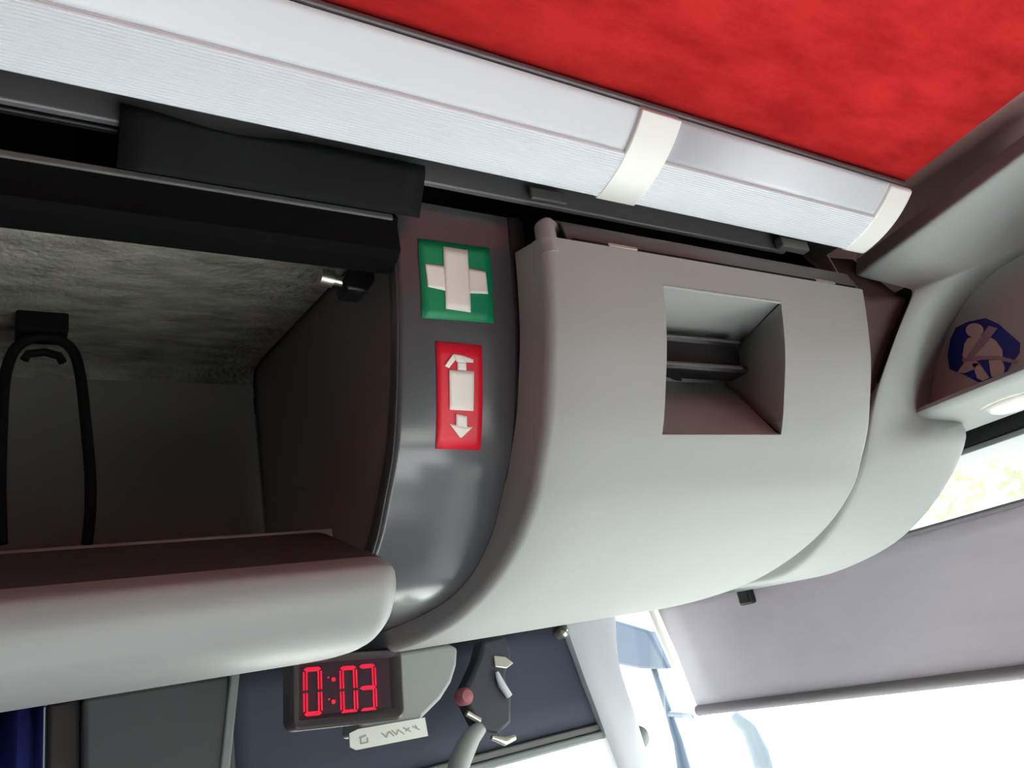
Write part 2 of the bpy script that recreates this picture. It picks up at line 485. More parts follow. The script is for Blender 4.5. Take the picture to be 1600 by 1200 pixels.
def patch(m, c, off, n=8):
    """quad patch laid on the panel; c = four photo pixels (tl, tr, br, bl)"""
    q = [pan_px(*p) for p in c]
    rows = []
    for i in range(n + 1):
        v = i / n
        row = []
        for j in range(n + 1):
            u = j / n
            x = (q[0][0] * (1 - u) + q[1][0] * u) * (1 - v) + (q[3][0] * (1 - u) + q[2][0] * u) * v
            z = (q[0][1] * (1 - u) + q[1][1] * u) * (1 - v) + (q[3][1] * (1 - u) + q[2][1] * u) * v
            row.append(pan_pt(x, z, off))
        rows.append(row)
    m.loft(rows)
    return m
sg = thing('first_aid_sign', 'green square sticker with a white first aid cross on the dark panel', 'sign', pan_pt(*[(lambda a: a)(v) for v in pan_px(712, 438)], 0.001))
patch(MB(), [(652, 373), (764, 388), (771, 505), (659, 497)], 0.0012).build('backing', M['green'], sg, solid=0.001, weld=False)
cr = MB()
patch(cr, [(691, 386), (729, 392), (734, 489), (695, 483)], 0.0024)
patch(cr, [(663, 413), (692, 416.5), (694.5, 455), (667, 449)], 0.0024)
patch(cr, [(730, 420), (757, 425), (761, 460), (732, 459)], 0.0024)
cr.build('cross', M['sign_white'], sg, solid=0.0005)
sg = thing('fire_extinguisher_sign', 'red upright sticker with a white fire extinguisher above a down arrow', 'sign', pan_pt(*pan_px(716, 615), 0.001))
patch(MB(), [(680, 533), (752, 540), (750, 703), (680, 701)], 0.0012).build('backing', M['sign_red'], sg, solid=0.001, weld=False)
ex = MB()
patch(ex, [(700, 578), (739, 580), (738, 642), (701, 640)], 0.0024)
patch(ex, [(713, 566), (727, 567), (727, 579), (713, 578)], 0.0024, 4)
patch(ex, [(706, 553), (722, 556), (727, 568), (712, 566)], 0.0024, 4)
patch(ex, [(722, 556), (738, 562), (738, 567), (724, 566)], 0.0024, 4)
patch(ex, [(706, 553), (712, 560), (700, 575), (693, 572)], 0.0024, 4)
ex.build('extinguisher', M['sign_white'], sg, solid=0.0005)
ar = MB()
patch(ar, [(711, 646), (728, 650), (728, 668), (711, 665)], 0.0024, 4)
patch(ar, [(700, 661), (718.5, 666), (718.5, 683), (717, 683)], 0.0024, 4)
patch(ar, [(718.5, 666), (737, 667), (720, 683), (718.5, 683)], 0.0024, 4)
ar.build('arrow', M['sign_white'], sg, solid=0.0005)

# ------------------------------------------------------------------ front locker with recessed grip
lk_p = spline([(0.571, 0.440), (0.580, 0.400), (0.597, 0.340), (0.622, 0.282), (0.640, 0.246), (0.663, 0.213), (0.699, 0.170), (0.765, 0.128), (0.857, 0.096), (0.965, 0.079), (1.12, 0.0765), (1.30, 0.089), (1.585, 0.110)], 8)
lk_n = prof_normals(lk_p)
locker = thing('overhead_locker', 'grey overhead locker with rounded belly and square recessed grip', 'locker', (0.79, 0.9, 0.08))
X0, X1 = 0.494, 1.082
GX0, GX1, GZT, GZB = 0.664, 0.880, 0.402, 0.238
def lk_pt(x, z, d=0.0):
    for i in range(len(lk_p) - 1):
        a, b = lk_p[i], lk_p[i + 1]
        if b[1] <= z <= a[1]:
            t = (a[1] - z) / (a[1] - b[1] + 1e-9)
            p = a.lerp(b, t); n = lk_n[i].lerp(lk_n[i + 1], t).normalized()
            return Vector((x, p[0] - n[0] * d, p[1] - n[1] * d))
zs = []
front, frn = [], []
for i, (p, n) in enumerate(zip(lk_p, lk_n)):
    for zz in (GZT, GZB):
        if i and lk_p[i - 1][1] > zz > p[1]:
            q = lk_pt(0, zz)
            front.append(Vector((q.y, q.z))); frn.append(n)
    front.append(p); frn.append(n)
cols = [(X0, 0.058), (X0, 0.012), (X0 + 0.0015, 0.006), (X0 + 0.005, 0.0015), (X0 + 0.011, 0.0), (0.58, 0), (GX0, 0), (0.735, 0), (0.81, 0), (GX1, 0), (0.97, 0), (X1 - 0.012, 0.0), (X1 - 0.005, 0.002), (X1 - 0.001, 0.007), (X1, 0.014), (X1, 0.058)]
m = MB()
vs = [(x, p[0] - n[0] * d, p[1] - n[1] * d) for x, d in cols for p, n in zip(front, frn)]
N = len(front); fs = []
for i in range(len(cols) - 1):
    for j in range(N - 1):
        if GX0 - 1e-6 <= cols[i][0] and cols[i + 1][0] <= GX1 + 1e-6 and front[j][1] <= GZT + 1e-6 and front[j + 1][1] >= GZB - 1e-6:
            continue
        fs.append((i * N + j, i * N + j + 1, (i + 1) * N + j + 1, (i + 1) * N + j))
m.add(vs, fs)
# rolled rim of the grip opening and its four walls
door = m.build('door', M['grey'], locker, smooth=50)
gz = [GZT - (GZT - GZB) * k / 10 for k in range(11)]
bTR = at(1161, 531, Y=0.690); bBR = at(1133, 600, Y=0.745)
bTL = Vector((GX0 + 0.004, bTR.y, bTR.z)); bBL = Vector((GX0 + 0.004, bBR.y, bBR.z))
sc = MB()
nx = 6
top_f = [lk_pt(GX0 + (GX1 - GX0) * k / nx, GZT) for k in range(nx + 1)]
top_b = [bTL.lerp(bTR, k / nx) for k in range(nx + 1)]
sc.loft([top_f, [a.lerp(b, 0.06) + Vector((0, 0, 0.002)) for a, b in zip(top_f, top_b)], [a.lerp(b, 0.5) + Vector((0, 0, 0.001)) for a, b in zip(top_f, top_b)], top_b])
bot_f = [lk_pt(GX0 + (GX1 - GX0) * k / nx, GZB) for k in range(nx + 1)]
bot_b = [bBL.lerp(bBR, k / nx) for k in range(nx + 1)]
sc.loft([bot_f, [a.lerp(b, 0.07) + Vector((0, 0.002, -0.001)) for a, b in zip(bot_f, bot_b)], [a.lerp(b, 0.55) for a, b in zip(bot_f, bot_b)], bot_b])
for xf, bt, bb in ((GX1, bTR, bBR), (GX0, bTL, bBL)):
    f_ = [lk_pt(xf, z) for z in gz]
    b_ = [bt.lerp(bb, k / 10) for k in range(11)]
    sc.loft([f_, b_])
sc.add([bTL, bTR, bBR, bBL], [(0, 1, 2, 3)])
sc.build('grip_recess', M['grey'], locker, smooth=25)
# latch inside the recess
lt = MB()
l0, l1 = at(1040, 516, Y=0.668), at(1158, 532, Y=0.668)
l2, l3 = at(1136, 579, Y=0.672), at(1040, 571, Y=0.672)
lz0, lz1 = (l0.z + l1.z) / 2, (l2.z + l3.z) / 2
lx0, lx1 = GX0 + 0.006, l1.x - 0.006
lt.loft([[(x, y, z) for y, z in ((0.690, lz0 + 0.001), (0.672, lz0), (0.668, lz0 - 0.003), (0.668, lz0 - 0.007), (0.674, lz0 - 0.010), (0.676, lz1 + 0.010), (0.668, lz1 + 0.006), (0.667, lz1 + 0.001), (0.672, lz1 - 0.003), (0.700, lz1 - 0.003))] for x in (lx0, lx1 - 0.004, lx1)])
lt.build('latch', M['black'], locker, smooth=30, solid=0.003)
MB().box((lx0, 0.6655, lz1 + 0.000), (lx1 - 0.012, 0.669, lz1 + 0.005)).build('latch_highlight', M['hinge'], locker, bevel=0.0015)  # lighter strips painted as the highlights along the latch's two rims
MB().box((lx0, 0.6655, lz0 - 0.008), (lx1, 0.669, lz0 - 0.004)).build('latch_highlight', M['hinge'], locker, bevel=0.0015)
# flat black patch painted for the shade of the hollow under the latch
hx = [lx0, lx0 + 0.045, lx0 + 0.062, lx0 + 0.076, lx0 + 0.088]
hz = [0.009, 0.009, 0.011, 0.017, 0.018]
MB().add([(x, 0.674, lz1 - 0.001) for x in hx] + [(x, 0.676, lz1 - h) for x, h in zip(hx, hz)], [(i, i + 1, 6 + i, 5 + i) for i in range(4)]).build('hollow_shade', M['matt_black'], locker, smooth=0, solid=0.002)
# hinge strip on top of the door with two steel hinge pins
hp = [(0.578, 0.438), (0.5745, 0.445), (0.5755, 0.455), (0.578, 0.468), (0.586, 0.475), (0.66, 0.478)]
MB().loft([[(x, y, z) for y, z in hp] for x in (X0 + 0.035, 0.8, X1 - 0.02)]).build('hinge_strip', M['hinge'], locker, smooth=30, solid=0.004)
MB().box((X0 + 0.04, 0.5715, 0.4405), (X1 - 0.025, 0.577, 0.4435)).build('seam', M['matt_black'], locker)
for x in (0.585, 0.965):
    MB().box((x, 0.5705, 0.4405), (x + 0.045, 0.577, 0.4455)).build('hinge_pin', M['steel'], locker, bevel=0.002)
# upper shoulder of the left end and the carcass behind the door
MB().tube([(X0 + 0.012, 0.584, 0.424), (X0 + 0.012, 0.583, 0.448), (X0 + 0.014, 0.585, 0.460), (X0 + 0.022, 0.590, 0.467), (X0 + 0.04, 0.598, 0.470)], [0.0118, 0.0118, 0.0112, 0.0105, 0.009], 14).build('shoulder', M['grey'], locker, smooth=80)
MB().tube([lk_pt(GX0 + (GX1 - GX0) * k / 6, GZT) + Vector((0, 0.0012, 0.0012)) for k in range(7)], 0.0022, 8).build('grip_rim', M['grey'], locker, smooth=80)
MB().tube([(X1 - 0.010, 0.583, 0.436), (X1 - 0.014, 0.588, 0.452), (X1 - 0.03, 0.60, 0.464)], [0.009, 0.012, 0.010], 10).build('shoulder', M['hinge'], locker)
cb = [(p[0] - n[0] * 0.05, p[1] - n[1] * 0.05) for p, n in zip(lk_p[::4], lk_n[::4]) if p[0] < 1.2] + [(1.25, 0.14), (1.25, 0.60), (0.66, 0.60)]
c_ = MB()
c_.prism([(X1 - 0.006, y, z) for y, z in cb], (0.004, 0, 0))
c_.box((0.516, 1.2, 0.16), (X1 - 0.008, 1.24, 0.60))
c_.build('carcass', M['matt_black'], locker, smooth=0, weld=False)

# ------------------------------------------------------------------ moulded front header beside the locker (trim)
rowsP = [  # left pixel, left X, right pixel, right X, power
    ((1338, 434), 1.175, (1640, 214), 1.180, 1.0),
    ((1384, 444), 1.200, (1640, 300), 1.300, 1.0),
    ((1416, 452), 1.204, (1640, 360), 1.368, 1.0),
    ((1426, 455), 1.205, (1640, 374), 1.376, 1.0),
    ((1424, 462), 1.202, (1620, 384), 1.380, 1.0),
    ((1404, 508), 1.180, (1545, 424), 1.382, 1.1),
    ((1386, 560), 1.155, (1490, 495), 1.384, 1.2),
    ((1366, 622), 1.120, (1462, 570), 1.384, 1.2),
    ((1358, 680), 1.100, (1450, 642), 1.380, 1.3),
    ((1354, 715), 1.092, (1528, 652), 1.385, 1.0),
    ((1345, 750), 1.088, (1514, 706), 1.375, 1.0),
    ((1318, 812), 1.086, (1482, 770), 1.365, 1.0),
    ((1276, 866), 1.086, (1422, 840), 1.355, 1.0),
    ((1244, 892), 1.088, (1360, 874), 1.34, 1.0),
    ((1216, 907), 1.092, (1302, 897), 1.32, 1.0),
]
NC = 9
rows = []
for (lp, lx, rp, rx, pw) in rowsP:
    row = []
    for j in range(NC):
        t = j / (NC - 1)
        row.append(at(lp[0] + (rp[0] - lp[0]) * t, lp[1] + (rp[1] - lp[1]) * t, X=lx + (rx - lx) * t ** pw))
    row.append(row[-1] + Vector((0.012, 0.012, 0.0)) if rp[1] < 651 else row[-1] + Vector((0.02, 0.05, 0.002)))
    row.append(row[-2] + Vector((0.03, 0.03, 0.0)) if rp[1] < 651 else row[-2] + Vector((0.02, 0.22, 0.012)))
    rows.append(row)
# the first row rolls back upwards, the last rows tuck under and behind the belly
rows.insert(0, [p + Vector((0.001, 0, 0.006)) for p in rows[0]])
rows.insert(0, [p + Vector((0.02, 0, 0.03)) for p in rows[0]])
rows.append([p + Vector((0.0, 0.05, 0.003)) for p in rows[-1]])
rows.append([p + Vector((0.0, 0.25, 0.03)) for p in rows[-1]])
gus = []
for lp, lx, rp, rx, pw in rowsP[2:9]:
    p = at(lp[0], lp[1], X=lx)
    k = min(range(len(lk_p)), key=lambda q: abs(lk_p[q][1] - p.z) if lk_p[q][0] < 1.1 else 9)
    a = Vector((1.074, lk_p[k][0] + 0.030, min(p.z, 0.47)))
    b = p + Vector((0.016, 0.022, 0.0))
    gus.append([a, a.lerp(b, 0.5) + Vector((0, 0.008, 0)), b])
gus.insert(0, [q + Vector((0.0, 0.05, 0.10)) for q in gus[0]])
struct(MB().loft(gus).build('trim_12', M['gusset'], smooth=60))
left_tuck = []
for i, r in enumerate(rows):
    p = r[0]
    if i < 6:
        left_tuck.append([p + Vector((0.04, 0.01, 0.035)), p + Vector((0.004, 0.001, 0.004))] + r)
    else:
        k = min(range(len(lk_p)), key=lambda q: abs(lk_p[q][1] - p.z) if lk_p[q][0] < 1.1 else 9)
        n = Vector((0, lk_n[k][0], lk_n[k][1]))
        w = min(1.0, max(0.0, (i - 8) / 3))
        left_tuck.append([p + (Vector((-0.03, 0, 0)) - n * 0.045) * w + Vector((0.045, 0.02, 0)) * (1 - w), p + (Vector((-0.002, 0, 0)) - n * 0.010) * w + Vector((0.005, 0.002, 0)) * (1 - w)] + r)
struct(MB().loft(left_tuck).build('trim_1', M['moulding'], smooth=80, subsurf=2, weld=False))
# dark void behind the gap between ceiling, locker and header
struct(MB().prism([(1.100, p[0] - n[0] * 0.035, p[1] - n[1] * 0.035) for p, n in zip(lk_p[::4], lk_n[::4]) if p[0] < 1.2] + [(1.100, 1.25, 0.15), (1.100, 1.25, 0.60), (1.100, 0.63, 0.60)], (0.004, 0, 0)).box((1.118, -1.0, 0.612), (1.60, 1.5, 0.66)).box((1.235, 0.70, 0.27), (1.25, 1.5, 0.612)).build('trim_2', M['brown'], weld=False))
# recessed rear face of the header that carries the belt sign
SP, SN = Vector((1.386, 0.6, 0.4)), Vector((-1, 0, 0))
face = [at(1446, 655, X=1.386), at(1450, 640, X=1.386), at(1462, 570, X=1.386), at(1490, 495, X=1.386), at(1545, 424, X=1.386), at(1640, 368, X=1.386), Vector((1.386, -1.0, 0.56)), Vector((1.386, -1.0, 0.27))]
struct(MB().prism(face, (0.02, 0, 0)).build('trim_3', M['header_face'], smooth=0))
# ledge below the sign
l0, l1 = at(1450, 645, X=1.28), at(1640, 555, X=1.28)
lz = (l0.z + l1.z) / 2
ld = MB().loft([[(x, y, z) for x, z in ((1.42, lz + 0.012), (1.30, lz + 0.012), (1.284, lz + 0.008), (1.28, lz + 0.001), (1.284, lz - 0.006), (1.30, lz - 0.010), (1.42, lz - 0.030), (1.42, lz + 0.012))] for y in (l0.y + 0.03, l0.y, l1.y, -1.0)])
struct(ld.build('trim_4', M['moulding'], smooth=50))
# black roller housing at the top of the windscreen with a pale lower trim
b0 = at(1513, 712, X=1.46); b1 = at(1600, 674, X=1.46)
zb = (b0.z + b1.z) / 2
struct(MB().box((1.44, -1.0, zb + 0.006), (1.60, 1.0, 0.33)).build('trim_5', M['black'], bevel=0.004))
struct(MB().box((1.436, -1.0, zb - 0.004), (1.60, 1.0, zb + 0.006)).build('trim_6', M['pillar_edge'], bevel=0.002))

# belt sign
sg = thing('seat_belt_sign', 'blue sticker with a pale seated figure wearing a seat belt', 'sign', on_plane(1537, 550, SP, SN, 0.001))
def poly(m, pts, off, th=0.0006):
    m.prism([on_plane(x, y, SP, SN, off) for x, y in pts], (-th, 0, 0))
    return m
poly(MB(), [(1494, 512), (1512, 503), (1540, 497), (1560, 506), (1594, 536), (1593, 552), (1578, 572), (1570, 590), (1548, 597), (1528, 597), (1508, 586), (1484, 577), (1481, 556), (1485, 530)], 0.001, 0.0008).build('backing', M['sign_blue'], sg, smooth=0)
fg = MB()
poly(fg, [(1523 + 14 * math.cos(a), 516 + 11 * math.sin(a)) for a in (2 * math.pi * k / 18 for k in range(18))], 0.0022)
poly(fg, [(1507, 537), (1512, 529), (1524, 525), (1542, 524), (1556, 532), (1566, 546), (1567, 560), (1540, 561), (1510, 566), (1504, 556)], 0.0022)
poly(fg, [(1496, 582), (1507, 566), (1524, 562), (1530, 568), (1522, 577), (1507, 583)], 0.0022)
poly(fg, [(1519, 568), (1530, 567), (1546, 590), (1536, 595), (1527, 591)], 0.0022)
poly(fg, [(1545, 563), (1566, 562), (1570, 575), (1567, 589), (1556, 592), (1549, 588)], 0.0022)
fg.build('figure', M['figure'], sg, smooth=0)
bt = MB()
poly(bt, [(1545, 509), (1559, 513), (1552, 522), (1518, 562), (1510, 558)], 0.0032)
poly(bt, [(1503, 560), (1530, 556), (1560, 556), (1592, 564), (1588, 569), (1560, 562), (1530, 562), (1505, 566)], 0.0032)
bt.build('belt', material('belt_mauve', (178, 150, 168), 0.6), sg, smooth=0)

# dome lamp under the ledge
lc = at(1580, 624, Z=lz - 0.014)
lamp = thing('dome_lamp', 'round white dome lamp under the ledge below the belt sign', 'lamp', lc)
MB().lathe(lc + Vector((0, 0, 0.006)), (0, 0, -1), [(0.001, -0.004), (0.052, -0.004), (0.054, 0.004), (0.050, 0.010), (0.042, 0.010), (0.041, 0.004), (0.001, 0.004)]).build('ring', M['lamp_ring'], lamp)
MB().lathe(lc + Vector((0, 0, 0.002)), (0, 0, -1), [(0.0405, 0.0), (0.040, 0.008), (0.035, 0.015), (0.024, 0.020), (0.012, 0.022), (0.0005, 0.0225)]).build('lens', M['lamp'], lamp, smooth=80)

# ------------------------------------------------------------------ windscreen sun blind
XBL = 1.50
blind = thing('sun_blind', 'wide grey fabric sun blind hanging across the windscreen', 'blind', (XBL, 0.9, -0.16))
tl, bl_ = at(1030, 962, X=XBL), at(1095, 1118, X=XBL)
ztop, zbot = 0.124, -0.158
rows = []
for i in range(33):
    t = i / 32
    row = []
    for k in range(9):
        v = k / 8
        y0 = bl_.y + 0.06 * (1 - v)
        y = y0 + (-0.9 - y0) * t
        z = zbot + 0.012 + (ztop - zbot - 0.012) * (1 - v)
        row.append((XBL + 0.004 * math.sin(t * 34 + v * 3) * (1 - abs(2 * v - 1)), y, z))
    rows.append(row)
MB().loft(rows).build('fabric', M['fabric'], blind, smooth=80, solid=0.002)
MB().tube([(XBL, bl_.y + 0.004, zbot + 0.012), (XBL, 0.4, zbot + 0.012), (XBL, -0.9, zbot + 0.012)], 0.0125, 12).build('bottom_bar', M['fabric_hem'], blind)
MB().tube([(XBL, bl_.y + 0.06, ztop), (XBL, 0.4, ztop), (XBL, -0.9, ztop)], 0.006, 8).build('top_bar', M['fabric_hem'], blind)
g0, g1 = at(1022, 960, X=XBL + 0.03), at(1104, 1140, X=XBL + 0.03)
MB().tube([g0 + Vector((0, 0, 0.10)), g0, g0.lerp(g1, 0.5), g1], 0.017, 10).build('edge_bar', M['white'], blind)  # white bar along the left edge of the blind
p = at(1166, 938, X=XBL - 0.02)
MB().box(p - Vector((0.012, 0.022, 0.010)), p + Vector((0.012, 0.016, 0.20))).build('bracket', M['black'], blind, bevel=0.006)

# ------------------------------------------------------------------ digital clock under the locker
CY = 1.12
cO, cE = at(455, 1143, Y=CY), at(635, 1123, Y=CY)
cW = (cE - cO).length
cu = (cE - cO).normalized(); cv = Vector((-cu.z, 0, cu.x))
cHt = 0.098
def CP(u, v, w=0.0):
    return cO + cu * u + cv * v + Vector((0, w, 0))
def cuv(px, py):
    d = at(px, py, Y=CY) - cO
    return d.dot(cu), d.dot(cv)
clock = thing('digital_clock', 'black digital clock with glowing red digits below the rounded lip', 'clock', CP(cW / 2, 0))
def rrect(u0, u1, v0, v1, r, w, n=5):
    out = []
    for cx, cz, a0 in ((u1 - r, v1 - r, 0), (u0 + r, v1 - r, 90), (u0 + r, v0 + r, 180), (u1 - r, v0 + r, 270)):
        for k in range(n + 1):
            a = math.radians(a0 + 90 * k / n)
            out.append(CP(cx + r * math.cos(a), cz + r * math.sin(a), w))
    return out
rings = [rrect(0.003, cW - 0.003, 0.003, cHt - 0.003, 0.010, 0.042), rrect(0, cW, 0, cHt, 0.013, 0.036), rrect(0, cW, 0, cHt, 0.013, 0.005), rrect(0.004, cW - 0.004, 0.004, cHt - 0.004, 0.010, 0), rrect(0.010, cW - 0.012, 0.012, cHt - 0.010, 0.003, 0.0005), rrect(0.013, cW - 0.020, 0.018, cHt - 0.014, 0.002, 0.006)]
m = MB().loft(rings, closed=True)
m.f.append(tuple(range(23, -1, -1)))
m.build('case', M['clock_case'], clock, smooth=35)
q = [(0.011, 0.015), (cW - 0.017, 0.015), (cW - 0.017, cHt - 0.012), (0.011, cHt - 0.012)]
MB().prism([CP(u, v, 0.0055) for u, v in q], (0, 0.004, 0)).build('display_window', M['clock_face'], clock, smooth=0)
def seg_digit(px0, px1, pyt, pyb, on):
    """seven-segment digit between photo pixels, on the display plane; uprights are twin bars"""
    u0, vt = cuv(px0, pyt); u1, v0 = cuv(px1, pyb)
    vm = (vt + v0) / 2
    m = MB()
    def up(u, va, vb):
        for s_ in (0, 1):
            x = u + s_ * 0.0040
            m.prism([CP(x, va + 0.0018, 0.0042), CP(x + 0.0022, va + 0.0018, 0.0042), CP(x + 0.0022, vb - 0.0018, 0.0042), CP(x, vb - 0.0018, 0.0042)], (0, 0.0013, 0))
    W = 0.0062
    if 'f' in on: up(u0, vm, vt - 0.001)
    if 'b' in on: up(u1 - W, vm, vt - 0.001)
    if 'e' in on: up(u0, v0 + 0.001, vm)
    if 'c' in on: up(u1 - W, v0 + 0.001, vm)
    for s_, v in (('a', vt), ('g', vm), ('d', v0)):
        if s_ in on:
            t = 0.0028
            m.prism([CP(a_, b_, 0.0042) for a_, b_ in ((u0 + 0.001, v), (u0 + 0.005, v + t), (u1 - 0.005, v + t), (u1 - 0.001, v), (u1 - 0.005, v - t), (u0 + 0.005, v - t))], (0, 0.0013, 0))
    m.build('digit', M['led'], clock, smooth=0, weld=False)
seg_digit(475, 506, 1046, 1113, 'abcdef')
seg_digit(532, 562, 1044, 1110, 'abcdef')
seg_digit(562, 592, 1041, 1107, 'abgcd')
for px, py in ((523, 1061), (523, 1096), (515, 1058), (516, 1092)):
    u, v = cuv(px, py)
    r = 0.003 if px > 520 else 0.0014
    MB().prism([CP(u + r * math.cos(k * math.pi / 4), v + r * math.sin(k * math.pi / 4), 0.0042) for k in range(8)], (0, 0.0013, 0)).build('colon_dot', M['led'], clock, smooth=0)

# rounded grey pod that carries the clock
PY = 1.165
pod = [at(x, y, Y=PY) for x, y in ((560, 1000), (700, 990), (716, 1012), (714, 1040), (706, 1066), (690, 1092), (666, 1116), (650, 1132), (600, 1145), (560, 1152))]
pod[0].z = pod[1].z = 0.0785
tag(MB().prism(pod, (0, 0.07, 0)).build('clock_pod', M['rack_lip'], bevel=0.006), 'rounded light grey pod behind the right side of the digital clock', 'pod')

# small white label stuck below the clock
LY = 1.162
lab = thing('label_strip', 'small tilted white label with faint grey marks below the clock', 'label', at(600, 1150, Y=LY))
q = [(546, 1146), (560, 1139), (664, 1121), (669, 1150), (557, 1172), (547, 1167)]
MB().prism([at(x, y, Y=LY) for x, y in q], (0, 0.003, 0)).build('tape', M['paper'], lab, smooth=0)
st = MB()
def stroke(x0, y0, x1, y1, w=2.0):
    d = Vector((x1 - x0, y1 - y0)).normalized(); n = Vector((-d.y, d.x)) * w / 2
    st.prism([at(x, y, Y=LY - 0.0006) for x, y in ((x0 + n.x, y0 + n.y), (x1 + n.x, y1 + n.y), (x1 - n.x, y1 - n.y), (x0 - n.x, y0 - n.y))], (0, 0.0008, 0))
for s in ((562, 1153, 572, 1149, 3), (564, 1152, 564, 1162, 2), (564, 1162, 575, 1160, 2), (575, 1160, 574, 1152, 2)):
    stroke(*s)
st.build('symbol', M['ink'], lab, smooth=0, weld=False)
st = MB()
for s in ((596, 1145, 604, 1152), (604, 1152, 608, 1143), (608, 1143, 616, 1150), (612, 1141, 620, 1148), (620, 1148, 622, 1140), (622, 1140, 632, 1147), (630, 1137, 642, 1143), (634, 1143, 640, 1137), (644, 1135, 656, 1140), (648, 1133, 652, 1137)):
    stroke(*s)
st.build('marks', M['ink'], lab, smooth=0, weld=False)
# ------------------------------------------------------------------ driver's side: pillar, curtain, dark blind, windscreen pillar
SY = 1.60
# window pillar with a pale edge
pl = MB()
x0 = at(128, 1100, Y=SY).x; x1 = at(366, 1130, Y=SY).x
pl.box((x0, SY, -1.6), (x1, WL, 0.12))
o = struct(pl.build('trim_7', M['pillar'], bevel=0.01))
pe = at(374, 1065, Y=SY - 0.005); pf = at(360, 1200, Y=SY - 0.005)
d = (pf - pe).normalized()
e0, e1 = pe - d * 0.1, pf + d * 0.6
struct(MB().prism([e0 + Vector((-0.018, 0, 0)), e0, e1, e1 + Vector((-0.018, 0, 0))], (0, 0.05, 0)).build('trim_8', M['pillar_edge'], bevel=0.004))
xb = at(74, 1110, Y=SY).x
struct(MB().box((xb, SY + 0.015, -1.6), (x0, WL, 0.12)).build('trim_9', M['hinge_dark'], bevel=0.008))
# pleated navy curtain
rows = []
for i in range(41):
    t = i / 40
    x = xb - 0.004 - 0.5 * t
    y = SY + 0.02 + 0.015 * math.sin(t * 60) + 0.004 * math.sin(t * 23)
    rows.append([(x, y, z) for z in (-0.9, -0.6, -0.3, 0.0, 0.135)])
tag(MB().loft(rows).build('curtain', M['navy'], smooth=80, solid=0.003), 'pleated navy side curtain hanging below the luggage rack lip', 'curtain')
# dark roller blind on the driver's window with a pale bottom rail
xr = at(958, 1140, Y=SY + 0.02).x
zr = at(860, 1160, Y=SY + 0.02).z
db = thing('side_blind', "dark navy roller blind half drawn over the driver's side window", 'blind', (0.8, SY + 0.02, zr))
rows = [[(x1 - 0.01 + (xr + 0.05 - x1 + 0.01) * i / 20, SY + 0.02 + 0.003 * math.sin(i * 1.3) * (k % 2), zr + 0.01 + (0.13 - zr) * k / 4) for k in range(5)] for i in range(21)]
MB().loft(rows).build('fabric', M['navy_blind'], db, smooth=80, solid=0.002)
MB().box((x1 - 0.01, SY + 0.004, zr - 0.020), (xr, SY + 0.022, zr - 0.002)).build('bottom_rail', M['pillar_edge'], db, bevel=0.005)
MB().box((x1 - 0.01, SY + 0.010, zr - 0.002), (xr, SY + 0.024, zr + 0.014)).build('rail_channel', M['hinge'], db, bevel=0.004)
# curved pale pillar between side window and windscreen
pr = [((870, 940), (960, 925)), ((882, 985), (961, 975)), ((896, 1020), (962, 1015)), ((912, 1065), (970, 1058)), ((930, 1110), (990, 1110)), ((948, 1160), (1004, 1160)), ((966, 1210), (1020, 1210)), ((990, 1270), (1042, 1270)), ((1060, 1480), (1118, 1480)), ((1180, 1900), (1250, 1900))]
rows = []
for a, b in pr:
    A = at(*a, Y=SY - 0.01); B = at(*b, Y=SY - 0.01)
    mid = A.lerp(B, 0.8)
    rows.append([A + Vector((0.02, 0.05, 0)), A, A.lerp(B, 0.4) + Vector((0, -0.008, 0)), mid + Vector((0, -0.012, 0)), B + Vector((0, -0.006, 0)), B + Vector((0.012, 0.012, 0)), B + Vector((0.012, 0.06, 0))])
struct(MB().loft(rows).build('trim_10', M['pale_blue'], smooth=60, subsurf=1))
# oval knob on the pillar's front edge and a round cap near its top
p = at(1001, 1152, Y=SY + 0.02)
tag(MB().lathe(p, (0.2, -0.9, 0), [(0.0005, 0.016), (0.012, 0.015), (0.022, 0.009), (0.027, -0.002), (0.026, -0.02), (0.02, -0.04), (0.0005, -0.045)], 20).build('knob', M['pillar_edge'], smooth=60), 'grey rounded knob on the front edge of the pale pillar', 'knob')
p = at(880, 988, Y=SY)
cap = MB().lathe(p, (0, -1, 0), [(0.0005, 0.014), (0.006, 0.013), (0.011, 0.009), (0.014, 0.0), (0.014, -0.03), (0.0005, -0.03)], 20)
tag(cap.build('button', M['steel'], smooth=60), 'small shiny round button at the top corner of the dark side blind', 'button')

# cluster of fittings hanging in front of the dark blind
GY = 1.50
gad = thing('hanging_gadget', 'dark hanging gadget with silver catches in front of the navy blind', 'gadget', at(770, 1150, Y=GY))
body = [at(x, y, Y=GY) for x, y in ((755, 1000), (790, 992), (800, 1020), (790, 1060), (800, 1090), (800, 1130), (778, 1148), (750, 1140), (735, 1110), (722, 1085), (735, 1060), (748, 1030))]
MB().prism(body, (0, 0.045, 0)).build('body', M['gadget'], gad, bevel=0.008)
MB().prism([at(x, y, Y=GY - 0.006) for x, y in ((772, 1024), (790, 1026), (803, 1036), (792, 1044), (774, 1042))], (0, 0.012, 0)).build('catch', M['steel'], gad, bevel=0.002)
MB().tube([at(776, 1050, Y=GY - 0.008), at(784, 1070, Y=GY - 0.008), at(796, 1088, Y=GY - 0.008)], [0.004, 0.008, 0.007], 10).build('clip', M['pale_blue'], gad)
MB().lathe(at(728, 1088, Y=GY - 0.004), (0, -1, 0), [(0.0005, 0.01), (0.012, 0.008), (0.017, 0.0), (0.017, -0.02), (0.0005, -0.02)], 16).build('red_button', M['pink'], gad)
MB().tube([at(729, 1114, Y=GY - 0.006), at(750, 1126, Y=GY - 0.006)], [0.006, 0.006], 10).build('catch', M['steel'], gad)
